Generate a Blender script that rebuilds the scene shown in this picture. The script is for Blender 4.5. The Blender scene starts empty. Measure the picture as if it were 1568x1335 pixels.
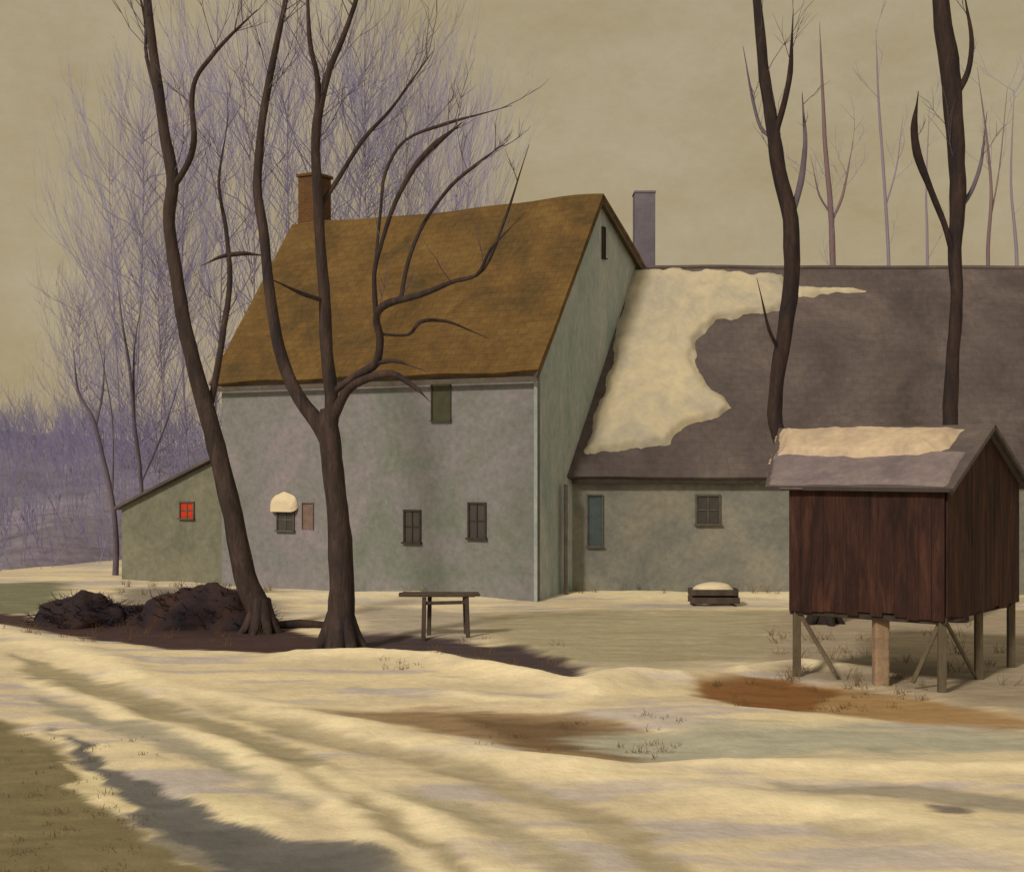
import bpy, math, random
import numpy as np
from mathutils import Vector, noise as mnoise
random.seed(7); np.random.seed(7)
scene = bpy.context.scene
scene.view_settings.view_transform='Standard'
scene.view_settings.look='None'
scene.view_settings.exposure=0
F=2154.0; CX=784.0; HY=712.0; CAMH=3.5

def at(u,v,d):            # image pixel -> world position, projected back at chosen distance d
    return Vector(((u-CX)/F*d, d, CAMH+(HY-v)/F*d))
def gnd(u,v):             # image pixel projected onto the (flat) ground
    d=CAMH*F/(v-HY); return ((u-CX)/F*d, d)
def lin(c):
    return tuple(((x/255)/12.92 if x/255<=0.04045 else (((x/255)+0.055)/1.055)**2.4) for x in c)
def alb(c,E):
    l=lin(c); return tuple(min(0.9,max(0.005,l[i]/E[i])) for i in range(3))
E_UP=(.76,.64,.46); E_W=(.92,.79,.56); E_G=(.56,.49,.36); E_R=(1.12,.95,.66); E_L=(.85,.73,.52)

# ------------------------------------------------------------------ materials
def mat(name,c1,c2=None,scale=2.0,rough=.85,bump=.3,bscale=20,stretch=(1,1,1),c3=None,brick=None,spec=.2,mix_pos=(.35,.65),grain=.12):
    m=bpy.data.materials.new(name); m.use_nodes=True
    nt=m.node_tree; N=nt.nodes; L=nt.links
    b=N['Principled BSDF']; b.inputs['Roughness'].default_value=rough
    b.inputs['Specular IOR Level'].default_value=spec
    tc=N.new('ShaderNodeTexCoord'); mp=N.new('ShaderNodeMapping'); mp.inputs['Scale'].default_value=stretch
    L.new(tc.outputs['UV' if brick else 'Object'],mp.inputs[0])
    n=N.new('ShaderNodeTexNoise'); n.inputs['Scale'].default_value=scale; n.inputs['Detail'].default_value=8; n.inputs['Roughness'].default_value=.68
    n.inputs['Distortion'].default_value=.5
    L.new(mp.outputs[0],n.inputs[0])
    r=N.new('ShaderNodeValToRGB'); e=r.color_ramp.elements
    e[0].position=mix_pos[0]; e[1].position=mix_pos[1]
    c2=c2 or tuple(x*.7 for x in c1)
    e[0].color=(*c2,1); e[1].color=(*c1,1)
    if c3:
        k=e.new(.5); k.color=(*c3,1)
    L.new(n.outputs[0],r.inputs[0]); col=r.outputs[0]
    n2=N.new('ShaderNodeTexNoise'); n2.inputs['Scale'].default_value=bscale; n2.inputs['Detail'].default_value=6; n2.inputs['Roughness'].default_value=.65
    L.new(mp.outputs[0],n2.inputs[0])
    hsrc=n2.outputs[0]
    if grain:
        g_=N.new('ShaderNodeMapRange'); g_.inputs[1].default_value=.3; g_.inputs[2].default_value=.7; g_.inputs[3].default_value=1-grain; g_.inputs[4].default_value=1+grain
        L.new(n2.outputs[0],g_.inputs[0]); mg=N.new('ShaderNodeMix'); mg.data_type='RGBA'; mg.blend_type='MULTIPLY'; mg.inputs[0].default_value=1
        L.new(col,mg.inputs[6]); L.new(g_.outputs[0],mg.inputs[7]); col=mg.outputs[2]
    if brick:
        bt=N.new('ShaderNodeTexBrick'); bt.inputs['Scale'].default_value=1
        bt.inputs['Brick Width'].default_value=brick[0]; bt.inputs['Row Height'].default_value=brick[1]
        bt.inputs['Mortar Size'].default_value=brick[2]; bt.inputs['Mortar Smooth'].default_value=.4
        bt.inputs['Color1'].default_value=(1,1,1,1); bt.inputs['Color2'].default_value=(brick[3],)*3+(1,)
        bt.inputs['Mortar'].default_value=(brick[4],)*3+(1,)
        L.new(tc.outputs['UV'],bt.inputs[0])
        mx=N.new('ShaderNodeMix'); mx.data_type='RGBA'; mx.blend_type='MULTIPLY'; mx.inputs[0].default_value=1
        L.new(col,mx.inputs[6]); L.new(bt.outputs[0],mx.inputs[7]); col=mx.outputs[2]
        ad=N.new('ShaderNodeMath'); ad.operation='MULTIPLY_ADD'; ad.inputs[1].default_value=.5
        L.new(n2.outputs[0],ad.inputs[0]); L.new(bt.outputs[0],ad.inputs[2]); hsrc=ad.outputs[0]
    L.new(col,b.inputs['Base Color'])
    bp=N.new('ShaderNodeBump'); bp.inputs['Strength'].default_value=bump; bp.inputs['Distance'].default_value=.03
    L.new(hsrc,bp.inputs['Height']); L.new(bp.outputs[0],b.inputs['Normal'])
    return m

M={}
M['wall']=mat('weathered_stucco',alb((134,121,114),E_W),alb((108,109,92),E_W),.38,bump=.55,bscale=6,c3=alb((121,115,105),E_W),mix_pos=(.36,.64),grain=.16)
M['gable']=mat('weathered_boards',alb((138,136,122),E_G),alb((110,117,108),E_G),.9,bump=.4,bscale=9,stretch=(1,1,.35),grain=.16)
M['lowwall']=mat('pale_wall',alb((133,123,101),E_L),alb((104,101,88),E_L),.6,bump=.45,bscale=6,c3=alb((120,114,97),E_L),grain=.16)
M['leanwall']=mat('green_grey_wall',alb((122,115,90),E_W),alb((100,97,76),E_W),.7,bump=.45,bscale=6,grain=.16)
M['roof']=mat('ochre_shingle',alb((122,92,47),E_R),alb((86,67,36),E_R),.5,bump=.6,bscale=5,brick=(.32,.22,.010,.86,.72),c3=alb((109,80,41),E_R),mix_pos=(.36,.64),grain=.16)
M['roof2']=mat('grey_shingle',alb((114,97,84),E_R),alb((84,72,65),E_R),.4,bump=.45,bscale=5,brick=(.32,.22,.008,.92,.80),c3=alb((99,85,75),E_R),grain=.14)
M['shed']=mat('redbrown_boards',alb((74,46,34),E_W),alb((36,24,21),E_W),2.0,bump=.5,bscale=14,brick=None,stretch=(2,2,.3),c3=alb((54,33,26),E_W),grain=.25)
M['trim']=mat('dark_trim',(.06,.053,.047),(.035,.03,.03),5)
M['fascia']=mat('grey_fascia',(.13,.115,.11),(.085,.075,.07),3)
M['snow']=mat('snow',(.74,.67,.52),(.64,.58,.47),1.2,rough=.6,bump=.3,bscale=5,spec=.2,grain=.06)
M['roofsnow']=mat('roof_snow',alb((208,186,140),E_R),alb((174,160,132),E_R),.8,rough=.6,bump=.35,bscale=4,spec=.2,grain=.08)
M['snow_shed']=mat('shed_snow',alb((212,182,138),E_R),alb((176,150,120),E_R),1.6,rough=.6,bump=.3,bscale=5,spec=.2)
M['snow_lav']=mat('thin_snow',alb((142,122,110),E_R),alb((112,98,92),E_R),1.6,rough=.7,bump=.35,bscale=8)
M['glass']=mat('dark_glass',(.05,.052,.06),(.07,.072,.075),1.5,rough=.3,bump=.05,spec=.4)
M['glassg']=mat('green_glass',(.075,.08,.055),(.045,.05,.035),2.5,rough=.4,bump=.05,spec=.3)
M['teal']=mat('teal_paint',(.07,.105,.13),(.055,.08,.095),3)
M['red']=mat('red_curtain',(.55,.055,.02),(.42,.035,.02),4)
M['pink']=mat('pink_curtain',(.22,.155,.15),(.16,.12,.12),4)
M['brick']=mat('chimney_brick',(.13,.07,.035),(.09,.05,.027),3,bump=.5,brick=(.22,.075,.01,.8,1.3))
M['lavch']=mat('plastered_chimney',(.18,.17,.24),(.13,.125,.18),2,bump=.4)
M['bark']=mat('bark',(.080,.056,.060),(.028,.024,.035),5,bump=.9,bscale=22,stretch=(1,1,.22),c3=(.048,.036,.037))
M['barkd']=mat('dark_bark',(.060,.039,.040),(.021,.018,.027),5,bump=.9,bscale=22,stretch=(1,1,.22),c3=(.036,.026,.028))
M['twig']=mat('twig_bark',(.15,.13,.18),(.09,.08,.12),1.0,bump=.1)
M['far']=mat('distant_twigs',(.32,.31,.56),(.26,.26,.48),.10,bump=.0,grain=0)  # atmospheric haze painted into the twig colour, close to the sky tone
M['far2']=mat('distant_trunks',(.29,.26,.39),(.24,.22,.34),.15,bump=.0,grain=0)  # trunk colour lightened to carry the same painted haze
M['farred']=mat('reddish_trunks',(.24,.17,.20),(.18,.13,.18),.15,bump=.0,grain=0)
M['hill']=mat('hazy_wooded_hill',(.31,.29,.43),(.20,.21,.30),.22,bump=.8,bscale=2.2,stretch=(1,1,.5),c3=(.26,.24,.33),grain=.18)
M['wood']=mat('old_wood',(.10,.08,.07),(.055,.043,.043),4,bump=.6,bscale=25,stretch=(1,1,.3))
M['wood2']=mat('silvered_wood',(.15,.13,.10),(.09,.075,.06),4,bump=.6,bscale=25,stretch=(1,1,.3))
M['stone']=mat('pale_stone',(.36,.26,.19),(.24,.18,.14),4,bump=.8,bscale=12)
M['brush']=mat('dead_brush',(.050,.028,.027),(.018,.018,.034),1.2,bump=1,bscale=9)
M['straw']=mat('dead_grass',(.22,.15,.07),(.12,.085,.045),2.5,bump=0,grain=0)

# ------------------------------------------------------------------ helpers
def empty(name,loc=(0,0,0)):
    e=bpy.data.objects.new(name,None); e.location=loc; scene.collection.objects.link(e); e.empty_display_size=.3; return e
def obj(name,verts,faces,m,parent=None,smooth=False,uvs=None):
    me=bpy.data.meshes.new(name); me.from_pydata([tuple(v) for v in verts],[],faces); me.update()
    ms=m if isinstance(m,(list,tuple)) else [m]
    for k in ms: me.materials.append(k)
    if smooth: me.polygons.foreach_set('use_smooth',[True]*len(me.polygons))
    if uvs is None and len(me.polygons)<3000:
        uvl=me.uv_layers.new(name='UVMap')
        for p in me.polygons:
            n=p.normal
            t=Vector((0,0,1)).cross(n)
            if t.length<.05: t=Vector((1,0,0))
            t.normalize(); b=n.cross(t)
            for li in p.loop_indices:
                c=me.vertices[me.loops[li].vertex_index].co
                uvl.data[li].uv=(c.dot(t),c.dot(b))
    o=bpy.data.objects.new(name,me); scene.collection.objects.link(o)
    if parent: o.parent=parent
    return o
def bevel(o,w=.02,seg=2):
    b=o.modifiers.new('b','BEVEL'); b.width=w; b.segments=seg; b.limit_method='ANGLE'; return o
def slab(name,quad,th,m,parent=None,bv=0):
    q=[Vector(p) for p in quad]; n=(q[1]-q[0]).cross(q[2]-q[0]).normalized()
    k=len(q); v=q+[p-n*th for p in q]
    f=[tuple(range(k)),tuple(range(2*k-1,k-1,-1))]
    for i in range(k):
        j=(i+1)%k; f.append((i,i+k,j+k,j))
    o=obj(name,v,f,m,parent)
    if bv: bevel(o,bv)
    return o
def box(name,o,ax,ay,lx,ly,z0,z1,m,parent=None,bv=.01):
    o=Vector((o[0],o[1],0)); a=Vector((ax[0],ax[1],0))*lx; b=Vector((ay[0],ay[1],0))*ly
    base=[o,o+a,o+a+b,o+b]
    if (a.cross(b)).z<0: base=[o,o+b,o+a+b,o+a]
    v=[Vector((p.x,p.y,z0)) for p in base]+[Vector((p.x,p.y,z1)) for p in base]
    f=[(3,2,1,0),(4,5,6,7),(0,1,5,4),(1,2,6,5),(2,3,7,6),(3,0,4,7)]
    ob=obj(name,v,f,m,parent)
    if bv: bevel(ob,bv)
    return ob

# ------------------------------------------------------------------ numpy noise
def vnoise(x,y,seed=0):
    xi=np.floor(x).astype(np.int64); yi=np.floor(y).astype(np.int64); xf=x-xi; yf=y-yi
    def h(a,b):
        n=(a*374761393+b*668265263+seed*974634777)&0xffffffff
        n=((n^(n>>13))*1274126177)&0xffffffff
        return ((n^(n>>16))&0xffff)/65535.0
    u=xf*xf*(3-2*xf); v=yf*yf*(3-2*yf)
    return (h(xi,yi)*(1-u)+h(xi+1,yi)*u)*(1-v)+(h(xi,yi+1)*(1-u)+h(xi+1,yi+1)*u)*v
def fbm(x,y,s=0,o=4):
    t=0;a=.5
    for i in range(o):
        t=t+a*vnoise(x,y,s+i); x=x*2.03;y=y*2.03;a*=.5
    return t/(1-.5**o)
def sdist(poly,X,Y):
    d=np.full(X.shape,1e9); ins=np.zeros(X.shape,bool); n=len(poly)
    for i in range(n):
        x1,y1=poly[i]; x2,y2=poly[(i+1)%n]
        dx,dy=x2-x1,y2-y1; t=np.clip(((X-x1)*dx+(Y-y1)*dy)/(dx*dx+dy*dy+1e-9),0,1)
        d=np.minimum(d,np.hypot(X-x1-t*dx,Y-y1-t*dy))
        c=((y1>Y)!=(y2>Y))&(X<(x2-x1)*(Y-y1)/((y2-y1) if abs(y2-y1)>1e-9 else 1e-9)+x1)
        ins^=c
    return np.where(ins,d,-d)
def ldist(line,X,Y):
    d=np.full(X.shape,1e9)
    for i in range(len(line)-1):
        x1,y1=line[i]; x2,y2=line[i+1]; dx,dy=x2-x1,y2-y1
        t=np.clip(((X-x1)*dx+(Y-y1)*dy)/(dx*dx+dy*dy+1e-9),0,1)
        d=np.minimum(d,np.hypot(X-x1-t*dx,Y-y1-t*dy))
    return d
def sm(a,b,x):
    t=np.clip((x-a)/(b-a),0,1); return t*t*(3-2*t)

# ------------------------------------------------------------------ ground
G=lambda pts:[gnd(*p) for p in pts]
PATCH=[ # polygon in image pixels, colour, edge softness, height change
 ([(-60,893),(100,890),(95,930),(60,940),(-60,938)],(112,106,78),.5,0),
 ([(700,940),(960,936),(1230,930),(1240,1005),(1000,1018),(820,1015),(740,985)],(152,136,102),.9,0),
 ([(540,925),(740,938),(740,985),(560,972)],(160,142,116),.4,0),
 ([(180,900),(430,900),(430,968),(180,960)],(128,114,94),.5,0),
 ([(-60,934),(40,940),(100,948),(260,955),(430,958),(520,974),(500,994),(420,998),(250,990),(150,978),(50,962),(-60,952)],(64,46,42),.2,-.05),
 ([(500,975),(560,964),(640,974),(800,986),(900,1024),(890,1044),(720,1016),(600,998),(500,998)],(66,52,50),.2,-.08),  # tree shadow beside the forked trunk, painted as dark colour along a dip
 ([(420,1083),(620,1084),(740,1084),(860,1090),(980,1106),(1090,1134),(1170,1160),(980,1168),(840,1152),(720,1124),(560,1102)],(134,107,74),.2,-.05),
 ([(690,1092),(860,1098),(980,1116),(1070,1144),(940,1152),(800,1132)],(104,80,54),.2,-.02),
 ([(1060,1032),(1200,1040),(1400,1058),(1620,1108),(1560,1118),(1400,1104),(1270,1086),(1140,1078),(1070,1066)],(148,114,72),.2,-.03),
 ([(1065,1034),(1180,1038),(1290,1052),(1240,1080),(1130,1076),(1075,1066)],(118,78,42),.16,-.02),
 ([(880,1122),(1200,1108),(1650,1116),(1650,1142),(1150,1160),(980,1158)],(158,148,120),.4,-.03),
 ([(1180,940),(1620,930),(1640,1110),(1460,1070),(1300,1046),(1180,1030)],(146,127,100),.5,0),
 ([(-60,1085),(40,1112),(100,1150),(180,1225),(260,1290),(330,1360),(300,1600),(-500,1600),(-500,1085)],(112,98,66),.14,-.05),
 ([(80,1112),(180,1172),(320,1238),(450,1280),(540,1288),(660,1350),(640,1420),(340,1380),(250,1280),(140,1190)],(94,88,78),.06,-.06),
 ([(20,1000),(250,1068),(450,1140),(600,1215),(740,1350),(690,1350),(560,1232),(400,1158),(200,1088),(40,1030)],(146,129,96),.12,-.035),  # rut, with its shadow tone painted into the ground colour
 ([(60,1060),(230,1110),(400,1170),(520,1240),(480,1240),(360,1185),(200,1130),(70,1085)],(150,137,110),.12,-.02),
 ([(200,1040),(470,1102),(720,1168),(960,1250),(1100,1350),(1040,1350),(880,1250),(660,1180),(420,1118)],(156,138,104),.15,-.03),  # second rut, shading painted in the same way
 ([(600,1200),(760,1240),(900,1310),(940,1350),(880,1350),(740,1270),(610,1215)],(162,145,112),.12,-.02),
 ([(1180,1198),(1400,1196),(1620,1225),(1620,1256),(1400,1226),(1250,1212)],(146,131,106),.15,-.03),
 ([(1405,1234),(1460,1236),(1510,1246),(1500,1252),(1430,1243)],(108,94,82),.08,-.01),
 ([(1220,1262),(1420,1268),(1620,1300),(1620,1318),(1400,1290),(1260,1280)],(160,142,110),.12,-.02),
 ([(90,1160),(140,1174),(215,1228),(185,1230),(130,1202)],(198,176,130),.05,.03),
 ([(300,1212),(380,1222),(450,1262),(430,1272),(350,1245)],(196,176,132),.05,.02),
 ([(235,1262),(270,1275),(330,1325),(300,1330),(262,1300)],(126,114,94),.06,.01),
]
RIDGE=[ # line in image pixels, width, height, brighten
 ([(480,1004),(600,1000),(720,1016),(880,1052),(960,1034),(1070,1036)],.5,.14),
 ([(-40,958),(80,985),(250,1050),(500,1100),(760,1160),(1100,1210),(1640,1310)],.45,.07),
 ([(60,1040),(260,1110),(430,1180),(560,1260),(640,1340)],.22,.04),
 ([(500,1180),(640,1240),(800,1340)],.22,.04),
 ([(720,1150),(900,1165),(1200,1168),(1640,1175)],.3,.06),
 ([(430,915),(700,912),(1220,912)],1.1,.12),
 ([(1130,1024),(1220,1018),(1310,1026)],.22,.10),
 ([(700,1062),(850,1075),(900,1060)],.3,.04),
]
def terrain(X,Y):
    wx=(fbm(X*.8,Y*.8,11)-.5)*.9+(fbm(X*3,Y*3,31)-.5)*.3; wy=(fbm(X*.5,Y*1.2,21)-.5)*1.2+(fbm(X*1.2,Y*5,41)-.5)*.5
    PX,PY=X+wx*.6,Y+wy*.6
    SX=X+(fbm(X*.5,Y*.5,12,2)-.5)*.6; SY=Y+(fbm(X*.4,Y*.6,22,2)-.5)*.7
    H=(fbm(X*.35,Y*.35,3)-.5)*.12+(fbm(X*1.2,Y*1.2,5,4)-.5)*.035+(fbm(X*4.3,Y*4.3,15,3)-.5)*.02
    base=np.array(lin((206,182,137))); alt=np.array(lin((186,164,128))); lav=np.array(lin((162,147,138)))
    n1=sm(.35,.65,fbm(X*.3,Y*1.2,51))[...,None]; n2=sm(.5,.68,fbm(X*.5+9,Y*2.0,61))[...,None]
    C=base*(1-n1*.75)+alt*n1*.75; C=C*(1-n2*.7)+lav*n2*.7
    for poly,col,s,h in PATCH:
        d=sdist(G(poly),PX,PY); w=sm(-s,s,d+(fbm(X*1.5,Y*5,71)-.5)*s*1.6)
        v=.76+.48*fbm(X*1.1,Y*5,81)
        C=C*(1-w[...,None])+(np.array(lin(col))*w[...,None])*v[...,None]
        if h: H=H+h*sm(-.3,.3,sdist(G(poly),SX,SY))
    for line,wd,h in RIDGE:
        d=ldist(G(line),SX,SY); m_=.55+.9*fbm(X*.7,Y*.7,91); H=H+h*np.exp(-(d/wd)**2)*m_
        d=ldist(G(line),PX,PY); w=np.exp(-(d/wd)**2)*m_
        w2=np.clip(w,0,1)[...,None]*.7; C=C*(1-w2)+np.array(lin((223,199,152)))*w2  # paints a cream highlight along each ridge into the ground colour
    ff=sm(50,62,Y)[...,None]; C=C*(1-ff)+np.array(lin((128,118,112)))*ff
    return H,C/np.array(E_UP)
def hz(x,y):
    h,_=terrain(np.array([float(x)]),np.array([float(y)])); return float(h[0])
def spread(lo,hi,step,far):
    a=list(np.arange(lo,hi,step)); s=step; v=hi
    while v<far: a.append(v); s*=1.25; v+=s
    s=step; v=lo-step
    while v>-far: a.insert(0,v); s*=1.25; v-=s
    a=[-far]+a+[far]; return np.array(sorted(set(a)))
xs=spread(-13,14,.06,900); ys=spread(10,43,.06,900)
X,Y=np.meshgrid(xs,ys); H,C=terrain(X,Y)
nx,ny=len(xs),len(ys)
me=bpy.data.meshes.new('ground')
V=np.stack([X,Y,H],-1).reshape(-1,3)
idx=np.arange(nx*ny).reshape(ny,nx)
Fq=np.stack([idx[:-1,:-1],idx[:-1,1:],idx[1:,1:],idx[1:,:-1]],-1).reshape(-1,4)
me.vertices.add(len(V)); me.vertices.foreach_set('co',V.ravel())
me.loops.add(Fq.size); me.loops.foreach_set('vertex_index',Fq.ravel())
me.polygons.add(len(Fq)); me.polygons.foreach_set('loop_start',np.arange(0,Fq.size,4)); me.polygons.foreach_set('loop_total',np.full(len(Fq),4))
me.update(); me.polygons.foreach_set('use_smooth',[True]*len(Fq))
at_=me.color_attributes.new('soil_and_shade','FLOAT_COLOR','POINT')
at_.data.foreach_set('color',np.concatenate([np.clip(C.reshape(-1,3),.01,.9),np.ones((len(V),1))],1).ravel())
gm=bpy.data.materials.new('snow_earth_and_shade'); gm.use_nodes=True; nt=gm.node_tree;N=nt.nodes;L=nt.links
b=N['Principled BSDF']; b.inputs['Roughness'].default_value=.8; b.inputs['Specular IOR Level'].default_value=.15
a=N.new('ShaderNodeAttribute'); a.attribute_name='soil_and_shade'
tc=N.new('ShaderNodeTexCoord')
n=N.new('ShaderNodeTexNoise'); n.inputs['Scale'].default_value=3.5; n.inputs['Detail'].default_value=11; n.inputs['Roughness'].default_value=.74; L.new(tc.outputs['Object'],n.inputs[0])
mr=N.new('ShaderNodeMapRange'); mr.inputs[1].default_value=.3; mr.inputs[2].default_value=.7; mr.inputs[3].default_value=.84; mr.inputs[4].default_value=1.09; L.new(n.outputs[0],mr.inputs[0])
mx=N.new('ShaderNodeMix'); mx.data_type='RGBA'; mx.blend_type='MULTIPLY'; mx.inputs[0].default_value=1
L.new(a.outputs['Color'],mx.inputs[6]); L.new(mr.outputs[0],mx.inputs[7]); L.new(mx.outputs[2],b.inputs['Base Color'])
n3=N.new('ShaderNodeTexNoise'); n3.inputs['Scale'].default_value=9; n3.inputs['Detail'].default_value=8; n3.inputs['Roughness'].default_value=.62; L.new(tc.outputs['Object'],n3.inputs[0])
bp=N.new('ShaderNodeBump'); bp.inputs['Strength'].default_value=.45; bp.inputs['Distance'].default_value=.05; L.new(n3.outputs[0],bp.inputs['Height']); L.new(bp.outputs[0],b.inputs['Normal'])
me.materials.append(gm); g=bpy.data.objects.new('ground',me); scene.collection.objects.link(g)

# ------------------------------------------------------------------ windows
def window(parent,name,c,t,n,w,h,pane,frame=.06,mull=True,sill=True,fm=None):
    c=Vector(c); t=Vector(t).normalized(); n=Vector(n).normalized(); z=Vector((0,0,1)); fm=fm or M['trim']
    def bx(nm,a0,a1,z0,z1,d0,d1,m):
        v=[c+t*a+z*zz+n*d for d in (d0,d1) for zz in (z0,z1) for a in (a0,a1)]
        f=[(0,1,3,2),(4,6,7,5),(0,4,5,1),(2,3,7,6),(0,2,6,4),(1,5,7,3)]
        return obj(nm,v,f,m,parent)
    W=w/2; Hh=h/2
    bx(name+'_pane',-W,W,-Hh,Hh,-.02,.012,pane)
    bx(name+'_jamb_l',-W-frame,-W,-Hh,Hh,-.02,.05,fm); bx(name+'_jamb_r',W,W+frame,-Hh,Hh,-.02,.05,fm)
    bx(name+'_head',-W-frame,W+frame,Hh,Hh+frame,-.02,.055,fm)
    if sill: bx(name+'_sill',-W-frame*1.6,W+frame*1.6,-Hh-frame,-Hh,-.02,.10,fm)
    if mull:
        bx(name+'_mullion',-.015,.015,-Hh,Hh,.012,.035,fm); bx(name+'_rail',-W,W,-.018,.018,.012,.03,fm)

# ------------------------------------------------------------------ main house (saltbox)
A=Vector((.6,36,0)); U=Vector((-.875,.483,0)).normalized(); P=Vector((.483,.875,0)).normalized()
Lh=10.35; W=11.4; RW=3.62; EZ=6.15; RZ=10.95
REARZ=RZ-(W-RW)*.57
farm=empty('farmhouse',(0,0,0))
def hp(l,w,z): return A+U*l+P*w+Vector((0,0,z))
zb=-.4
slab('front_wall',[hp(Lh,0,zb),hp(0,0,zb),hp(0,0,EZ),hp(Lh,0,EZ)],.25,M['wall'],farm)
slab('gable_wall',[hp(0,0.003,zb),hp(0,W,zb),hp(0,W,REARZ),hp(0,RW,RZ-.03),hp(0,0.003,EZ-.02)],.24,M['gable'],farm)
slab('far_gable_wall',[hp(Lh,W,zb),hp(Lh,.003,zb),hp(Lh,.003,EZ-.02),hp(Lh,RW,RZ-.03),hp(Lh,W,REARZ)],.24,M['wall'],farm)
slab('rear_wall',[hp(.26,W-.01,zb),hp(Lh-.26,W-.01,zb),hp(Lh-.26,W-.01,REARZ),hp(.26,W-.01,REARZ)],.2,M['wall'],farm)
sl=(RZ-EZ)/RW; ov=.22; oe=.28
def noisy_roof(name,p00,p10,p11,p01,th,m,parent,amp=.035,nu=24,nv=10,seed=0):
    p00,p10,p11,p01=map(Vector,(p00,p10,p11,p01)); n=(p10-p00).cross(p01-p00).normalized(); v=[];f=[]
    for k in (0,1):
        for j in range(nv+1):
            for i in range(nu+1):
                s,t=i/nu,j/nv; p=(p00*(1-s)+p10*s)*(1-t)+(p01*(1-s)+p11*s)*t
                d=amp*mnoise.noise(p*.5+Vector((seed,0,0)))*2-amp*1.2*math.sin(math.pi*s)*t
                v.append(p+Vector((0,0,d))-n*th*k)
    B=(nu+1)*(nv+1); q=lambda i,j,k:k*B+j*(nu+1)+i
    for j in range(nv):
        for i in range(nu):
            f.append((q(i,j,0),q(i+1,j,0),q(i+1,j+1,0),q(i,j+1,0))); f.append((q(i,j+1,1),q(i+1,j+1,1),q(i+1,j,1),q(i,j,1)))
    for i in range(nu):
        f.append((q(i,0,1),q(i+1,0,1),q(i+1,0,0),q(i,0,0))); f.append((q(i,nv,0),q(i+1,nv,0),q(i+1,nv,1),q(i,nv,1)))
    for j in range(nv):
        f.append((q(0,j,0),q(0,j+1,0),q(0,j+1,1),q(0,j,1))); f.append((q(nu,j,1),q(nu,j+1,1),q(nu,j+1,0),q(nu,j,0)))
    o=obj(name,v,f,m,parent); e1=(p10-p00).normalized(); e2=n.cross(e1)
    uvd=o.data.uv_layers[0].data
    for p in o.data.polygons:
        for li in p.loop_indices:
            c=o.data.vertices[o.data.loops[li].vertex_index].co; uvd[li].uv=((c-p00).dot(e1),(c-p00).dot(e2))
    return o
up=.12
noisy_roof('front_roof',hp(Lh+.25,-oe,EZ-oe*sl+up),hp(-ov,-oe,EZ-oe*sl+up),hp(-ov,RW,RZ+up),hp(Lh+.25,RW,RZ+up),.13,M['roof'],farm,amp=.05)
noisy_roof('rear_roof',hp(-ov,W+.3,REARZ-.17+up),hp(Lh+.25,W+.3,REARZ-.17+up),hp(Lh+.25,RW+.01,RZ+up-.005),hp(-ov,RW+.01,RZ+up-.005),.13,M['roof'],farm,amp=.05)
def bar(name,p,q,w,d,m,parent):
    p=Vector(p);q=Vector(q); t=(q-p).normalized(); s=t.cross(Vector((0,0,1)));
    if s.length<.01: s=Vector((1,0,0))
    s.normalize(); r=s.cross(t)
    v=[x+s*a*d/2+r*b_*w/2 for x in (p,q) for a,b_ in ((-1,-1),(1,-1),(1,1),(-1,1))]
    return bevel(obj(name,v,[(0,1,2,3),(7,6,5,4),(0,4,5,1),(1,5,6,2),(2,6,7,3),(3,7,4,0)],m,parent),.008,1)
bar('bargeboard_front',hp(-ov+.03,-oe,EZ-oe*sl-.05),hp(-ov+.03,RW,RZ-.07),.14,.035,M['fascia'],farm)
bar('bargeboard_rear',hp(-ov+.03,RW,RZ-.07),hp(-ov+.03,W,REARZ-.07),.14,.035,M['fascia'],farm)
bar('eave_fascia',hp(Lh+.2,-oe+.05,EZ-oe*sl-.08),hp(-ov+.02,-oe+.05,EZ-oe*sl-.08),.13,.04,M['fascia'],farm)
bar('corner_board',hp(-.015,-.015,-.2),hp(-.015,-.015,EZ-.1),.09,.09,M['gable'],farm)
ch=hp(10.05,RW+.45,0)
box('chimney',ch-P*.4+U*.35,(-U.x,-U.y),(P.x,P.y),.70,.8,9.6,12.55,M['brick'],farm,.02)
box('chimney_cap',ch-P*.45+U*.40,(-U.x,-U.y),(P.x,P.y),.80,.90,12.552,12.65,M['brick'],farm,.02)
nF=-P; tF=-U
def wallpt(u,v):
    k=(u-CX)/F
    l=(k*A.y-A.x)/(U.x-k*U.y); y=A.y+U.y*l; return A+U*l+Vector((0,0,CAMH+(HY-v)/F*y))
def fw(nm,u,v,w,h,pane,**k): window(farm,nm,wallpt(u,v),tF,nF,w,h,pane,**k)
fw('upper_window',676,613,.56,1.05,M['glassg'],frame=.03,mull=False,fm=M['glassg'])
fw('lower_window',632,806,.46,.82,M['glass'],frame=.05)
fw('side_window',731,797,.46,.88,M['glass'],frame=.05)
fw('hooded_window',438,795,.55,.60,M['glass'],frame=.04,fm=M['fascia'])
window(farm,'pink_shutter',wallpt(472,790),tF,nF,.36,.74,M['pink'],frame=.02,mull=False,sill=False,fm=M['pink'])
hc=wallpt(436,776); v=[];f=[]
ns=14
for j in range(4):
    for i in range(ns+1):
        a_=math.pi*i/ns; rr=1-.25*(j/3)**2
        v.append(hc+tF*(-math.cos(a_))*.48*rr+Vector((0,0,abs(math.sin(a_))**.8*.42*rr-.04*j+.05*mnoise.noise(Vector((i*.5,j*.3,2)))))+nF*(.02+.16*j/3))
for j in range(3):
    for i in range(ns):
        q=j*(ns+1)+i; f.append((q,q+1,q+ns+2,q+ns+1))
f.append(tuple(3*(ns+1)+i for i in range(ns+1)))
obj('window_hood',v,f,M['snow'],farm)
gp=A+P*4.05+Vector((0,0,CAMH+(HY-372)/F*(A.y+P.y*4.05)))
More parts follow.
